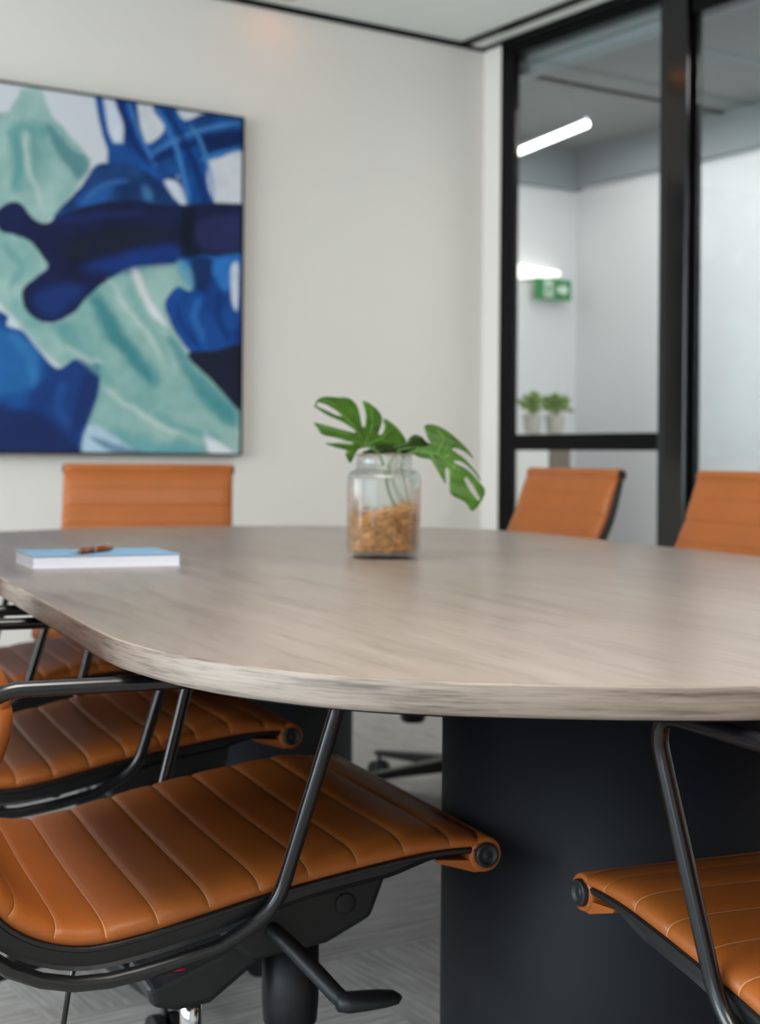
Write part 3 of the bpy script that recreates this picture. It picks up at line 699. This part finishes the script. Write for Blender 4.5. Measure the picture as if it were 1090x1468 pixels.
# ------------------------------------------------------------------ chairs
PROF = [(.250, .4722), (.215, .4735), (.175, .4720), (.125, .4666), (.05, .456), (-.025, .4435), (-.09, .430), (-.155, .417), (-.216, .412), (-.269, .427), (-.307, .458), (-.329, .51), (-.337, .565), (-.320, .61), (-.309, .660), (-.325, .708), (-.350, .760), (-.370, .822), (-.3862, .8824)]
fine = catmull(PROF, 40)
fa = np.array(fine); sl = np.concatenate([[0], np.cumsum(np.hypot(*np.diff(fa, axis=0).T))]); SLEN = sl[-1]
def at(s):
    s = min(max(s, 0), SLEN); x = np.interp(s, sl, fa[:, 0]); z = np.interp(s, sl, fa[:, 1])
    e = 0.004; xa, xb = np.interp(max(s - e, 0), sl, fa[:, 0]), np.interp(min(s + e, SLEN), sl, fa[:, 0])
    za, zb = np.interp(max(s - e, 0), sl, fa[:, 1]), np.interp(min(s + e, SLEN), sl, fa[:, 1])
    t = Vector((xb - xa, zb - za)).normalized()
    nrm = Vector((t.y, -t.x))                      # path runs front -> back -> up: sitter's side
    return x, z, nrm
HWD = 0.252
seams = [0.045 + 0.0575 * k for k in range(40) if 0.045 + 0.0575 * k < SLEN - 0.02]
def sling(s0, s1, name, parent):
    S = {s0, s1}
    for q in seams:
        for d in (-.0275, -.021, -.014, -.008, -.004, -.0018, -.0006, .0006, .0018, .004, .008, .014, .021):
            if s0 < q + d < s1: S.add(round(q + d, 5))
    S = sorted(S)
    cs = [(-HWD + .004, 0.0), (-HWD - .0005, .004), (-HWD - .001, .009), (-HWD + .001, .0145), (-HWD + .006, .0185), (-HWD + .014, .0212), (-HWD + .028, .0232), (-HWD + .055, .0240), (-.15, .0236), (-.1, .0228), (-.05, .0222), (0, .022)]
    cs = cs + [(-y, h) for y, h in cs[:-1][::-1]] + [(HWD - .03, -.001), (0, -.002), (-HWD + .03, -.001)]
    n = len(cs); V = []; F = []; MI = []
    for s in S:
        x, z, nr = at(s)
        dmin = min(abs(s - q) for q in seams)
        dep_ = 0.0016 * math.exp(-(dmin / 0.003) ** 2) + 0.0012 * min(1, (max(0, 1 - dmin / 0.0287)) ** 2)
        tp = min(1.0, 0.52 + 0.48 * min(s / 0.09, 1)); tp = min(tp, 0.55 + 0.45 * min((SLEN - s) / 0.06, 1))
        for y, h in cs:
            hh = h * tp
            if h > 0.003: hh -= dep_ * min(1, h / 0.016)
            yy = y
            if abs(y) > HWD - 0.003: yy = y * (1 - dep_ * 0.4 / HWD)
            V.append((x + nr.x * hh, yy, z + nr.y * hh))
    b = MB()
    for i in range(len(S) - 1):
        mid = (S[i] + S[i + 1]) / 2; is_seam = any(abs(mid - q) < 0.0005 for q in seams)
        for k in range(n): F.append((i * n + k, i * n + (k + 1) % n, (i + 1) * n + (k + 1) % n, (i + 1) * n + k)); MI.append(1 if is_seam and 2 <= k <= n - 6 else 0)
    F.append(list(range(n))); MI.append(0); F.append([(len(S) - 1) * n + k for k in range(n)][::-1]); MI.append(0)
    b.add(V, F); b.mi = MI
    b.sm = [True] * (len(F) - 2) + [False, False]
    return b
def roll(b, cx, cz, r, flap=None):
    b.lathe([(r * 0.72, -HWD), (r * 0.93, -HWD - .001), (r, -HWD + .003), (r, HWD - .003), (r * 0.93, HWD + .001), (r * 0.72, HWD)], 28, (cx, 0, cz), 'y')
    if flap: b.prism_xz(flap, -HWD + 0.002, HWD - 0.002)
SPLIT = [q for q in seams if q > 0.57][0] + 0.028

def make_chair(label, loc, ang):
    c = thing('office_chair', label, 'chair', loc, ang, 'tan leather office chairs around the table')
    b = sling(0, SPLIT, 'seat', c)
    roll(b, 0.250, 0.464, 0.0205, [(0.252, 0.444), (0.236, 0.4445), (0.190, 0.459), (0.188, 0.463), (0.236, 0.458)])
    b.build('seat', [M['leather'], M['thread']], c)
    b = sling(SPLIT, SLEN, 'backrest', c)
    roll(b, -0.3900, 0.881, 0.017)
    b.build('backrest', [M['leather'], M['dark_seam']], c)
    for sgn in (-1, 1):
        for cx, cz, r in ((0.250, 0.464, 0.0145), (-0.3900, 0.881, 0.0125)):
            pr = [(r, HWD - .006), (r, HWD + .0045), (r * .92, HWD + .006), (r * .72, HWD + .006), (r * .66, HWD + .0035), (r * .3, HWD + .0035), (r * .25, HWD + .0045), (0, HWD + .0045)]
            MB().lathe([(q, sgn * h) for q, h in pr], 24, (cx, 0, cz), 'y').build('end_cap', M['plastic'], c)
        V = []; F = []; SS = np.linspace(0.008, SLEN - 0.004, 70)
        for s in SS:
            x, z, nr = at(s); dpt = 0.006 + 0.011 * min(1, max(0, (s - 0.06) / 0.06)) + 0.007 * min(1, max(0, (s - 0.22) / 0.10)); dpt *= 1 - 0.4 * max(0, (s - 0.75) / (SLEN - 0.75))
            for y, h in ((0.236, 0.0008), (0.2500, 0.0008), (0.2525, -0.001), (0.2525, -0.0045), (0.2495, -0.006), (0.2495, -dpt + .004), (0.252, -dpt), (0.236, -dpt)):
                V.append((x + nr.x * h, sgn * y, z + nr.y * h))
        k8 = 8
        for i in range(len(SS) - 1):
            for k in range(k8): F.append((i * k8 + k, i * k8 + (k + 1) % k8, (i + 1) * k8 + (k + 1) % k8, (i + 1) * k8 + k))
        F += [list(range(k8)), [(len(SS) - 1) * k8 + k for k in range(k8)]]
        MB().add(V, F, 0, False).build('side_rail', M['rail'], c)
        pts = [(.062, .690), (-.010, .430)]; rad = [.036, .075]
        for q in np.linspace(0.335, 0.735, 15):
            x, z, nr = at(q); k = 0.034 if q < 0.6 else 0.034 - (q - 0.6) * 0.03
            pts.append((x - nr.x * k, z - nr.y * k)); rad.append(0)
        x, z = pts[-1]; pts.append((-.320, .690)); rad.append(.05)
        P3 = []
        for x, z in pts:
            yy = 0.262 + 0.027 * min(1, max(0, (z - 0.45) / 0.2)); P3.append((x, sgn * yy, z))
        MB().tube(fillet(P3, rad, 9, True), 0.0083, 14, closed=True).build('armrest', M['tube'], c)
    # under-seat frame and mechanism
    for x, z in ((0.13, 0.456), (-0.13, 0.398)):
        MB().tube([(x, -0.236, z), (x, -0.19, z - 0.010), (x, 0.19, z - 0.010), (x, 0.236, z)], 0.008, 10).build('crossbar', M['rail'], c)
    MB().prism_xz([(.20, .432), (.196, .40), (.176, .350), (.118, .324), (.02, .312), (-.015, .345), (-.02, .39), (.02, .425)], -0.085, 0.085).build('mechanism_housing', M['plastic'], c, 0.008, 3)
    MB().prism_xz([(.04, .338), (.05, .308), (-.022, .258), (-.062, .254), (-.094, .262), (-.102, .288), (-.084, .292)], -0.055, 0.055).build('cylinder_housing', M['plastic'], c, 0.009, 3)
    MB().lathe([(0.013, -0.0845), (0.013, -0.0875), (0.011, -0.088), (0, -0.088)], 24, (0.14, 0, 0.372), 'y').build('pivot_cap', M['plastic'], c)
    MB().lathe([(0.0, 0), (0.02, 0), (0.02, 0.0012), (0, 0.0012)], 20, (-0.058, -0.030, 0.3017)).build('red_sticker', M['red'], c)['label'] = 'small red sticker'
    MB().lathe([(0.028, 0.206), (0.034, 0.214), (0.036, 0.24), (0.036, 0.315)], 28, (0.090, -0.025, 0)).build('tension_knob', M['plastic'], c)
    lv = MB().tube(catmull([(.045, -.08, .350), (.055, -.12, .342), (.072, -.17, .322), (.088, -.205, .303), (.10, -.212, .300)], 5), 0.0105, 12)
    V = []; F = []
    pad = [(.082, .012, .0095), (.095, .017, .0115), (.115, .019, .0105), (.138, .0185, .009), (.153, .014, .0075), (.160, .005, .003)]
    for x, hw_, ht in pad:
        for k in range(12):
            a = 2 * PI * k / 12; V.append((x, -.213 + hw_ * math.cos(a), .300 - (x - .09) * 0.03 + ht * math.sin(a)))
    for i in range(len(pad) - 1):
        for k in range(12): F.append((i * 12 + k, i * 12 + (k + 1) % 12, (i + 1) * 12 + (k + 1) % 12, (i + 1) * 12 + k))
    F += [list(range(12)), [(len(pad) - 1) * 12 + k for k in range(12)]]
    lv.add(V, F).build('height_lever', M['plastic'], c)
    MB().tube([(-.190, -.12, .388), (-.208, -.13, .33), (-.218, -.135, .27)], 0.0032, 8).build('tilt_rod', M['tube'], c)
    MB().tube([(-.032, 0, .17), (-.032, 0, .262)], 0.014, 20).build('gas_piston', M['chrome'], c)
    MB().lathe([(.026, .062), (.026, .175), (.022, .182), (.014, .183)], 24, (-.032, 0, 0)).build('gas_column', M['plastic'], c)
    hub = MB().lathe([(.036, .066), (.044, .072), (.044, .105), (.034, .118), (.027, .12)], 28).build('base_hub', M['rail'], c); hub.location.x = -.032
    for k in range(5):
        a = 2 * PI * k / 5; ca_, sa = math.cos(a), math.sin(a); W = lambda r, w, z: (r * ca_ - w * sa, r * sa + w * ca_, z)
        V = []
        for r, w, z0, z1 in ((.035, .022, .072, .108), (.18, .017, .070, .094), (.298, .013, .066, .082), (.313, .009, .067, .079)):
            V += [W(r, -w, z0), W(r, w, z0), W(r, w, z1), W(r, -w, z1)]
        F = [(i * 4 + q, i * 4 + (q + 1) % 4, i * 4 + 4 + (q + 1) % 4, i * 4 + 4 + q) for i in range(3) for q in range(4)] + [(0, 1, 2, 3), (12, 13, 14, 15)]
        lg = MB().add(V, F, 0, False).build('base_leg', M['rail'], c, 0.004); lg.location.x = -.032
        cs = MB()
        for w0, w1 in ((-.022, -.006), (.006, .022)):
            n2 = 20; V = []
            for w in (w0, w1):
                for q in range(n2):
                    t = 2 * PI * q / n2; V.append(W(.299 + .026 * math.cos(t), w, .0265 + .0265 * math.sin(t)))
            F = [(q, (q + 1) % n2, n2 + (q + 1) % n2, n2 + q) for q in range(n2)] + [list(range(n2)), list(range(n2, 2 * n2))]
            cs.add(V, F, 0, False)
        cs.tube([W(.299, 0, .03), W(.299, 0, .066)], .006, 10)
        cs.build('caster', M['rubber'], lg)
    return c

def turn_base(c, deg):
    for ch in c.children:
        if ch.name.startswith(('base_leg', 'base_hub')): ch.rotation_euler.z = math.radians(deg)
def dup(root, loc, rz, label):
    r = root.copy(); COL.objects.link(r); r.location = loc; r.rotation_euler = (0, 0, rz); r['label'] = label
    for ch in list(root.children):
        k = ch.copy(); COL.objects.link(k); k.parent = r
        for g in ch.children:
            d = g.copy(); COL.objects.link(d); d.parent = k
    return r
A11 = math.radians(-11)
near = make_chair('tan leather office chair filling the lower left foreground, whole seat and lever in view', (0.8475, 1.644, 0), A11)
turn_base(near, -9)
turn_base(dup(near, (1.0145, 2.384, 0), A11, 'tan leather office chair directly behind the nearest left chair, seat partly under the table'), -6)
turn_base(dup(near, (1.10, 3.13, 0), A11, 'blurred leather office chair farthest back along the left side of the table'), 20)
turn_base(dup(near, (1.241, 0.8845, 0), A11 + PI / 2, 'tan leather office chair cut by the lower right corner, seat pointing at the pedestal'), 30)
turn_base(dup(near, (1.685, 3.745, 0), math.atan2(-0.889, -0.469), 'tan leather office chair at the far table end below the painting'), 50)
turn_base(dup(near, (2.361, 3.226, 0), PI + A11, 'tan leather office chair across the table in front of the narrow glass pane'), 5)
turn_base(dup(near, (2.203, 2.379, 0), PI + A11, 'tan leather office chair across the table cut by the right picture edge'), 33)

# ------------------------------------------------------------------ light
world = bpy.data.worlds.new('world'); scene.world = world; world.use_nodes = True
bg = world.node_tree.nodes['Background']; bg.inputs['Color'].default_value = (0.72, 0.84, 1.0, 1); bg.inputs['Strength'].default_value = 0.9
def area(name, loc, target, sx, sy, power, col):
    l = bpy.data.lights.new(name, 'AREA'); l.shape = 'RECTANGLE'; l.size = sx; l.size_y = sy; l.energy = power; l.color = col
    o = bpy.data.objects.new(name, l); COL.objects.link(o); o.location = loc
    o.rotation_euler = (Vector(target) - Vector(loc)).to_track_quat('-Z', 'Y').to_euler()
    return o
area('daylight_near', (LX - 0.3, -0.6, 1.5), (2, -0.2, 1.0), 2.2, 2.0, 60, (0.70, 0.85, 1.0))
area('daylight_left', (LX - 0.3, 2.9, 1.55), (2, 2.9, 1.3), 3.6, 2.0, 300, (0.84, 0.92, 1.0))
area('room_ceiling_panel', (0.35, 0.55, CZ - 0.03), (0.35, 0.55, 0), 0.8, 1.4, 66, (1.0, 0.93, 0.85))
area('corridor_fill_top', (4.6, 2.9, CCZ - 0.05), (4.6, 2.9, 0), 0.6, 3.4, 46, (1.0, 0.98, 0.95))  # added fill above the unseen corridor stretch, brightens its walls

area('corridor_fill_end', (4.75, 5.3, CCZ - 0.04), (4.75, 5.3, 0), 0.5, 0.9, 6, (1.0, 0.98, 0.95))  # added fill that strengthens the pendant's light at the end wall
area('corridor_fill_near', (4.6, BY + 0.1, 1.3), (4.6, 2, 1.2), 1.2, 2.2, 45, (0.86, 0.93, 1.0))  # added cool fill from the unseen near end, lifts the lower walls
vs = scene.view_settings
scene.display_settings.display_device = 'sRGB'
vs.view_transform = 'Standard'; vs.look = 'None'; vs.exposure = -0.08; vs.gamma = 1.0; vs.use_curve_mapping = False
scene.cycles.use_denoising = True
scene.cycles.max_bounces = 16; scene.cycles.diffuse_bounces = 5; scene.cycles.transmission_bounces = 16; scene.cycles.transparent_max_bounces = 12
scene.cycles.sample_clamp_indirect = 6.0
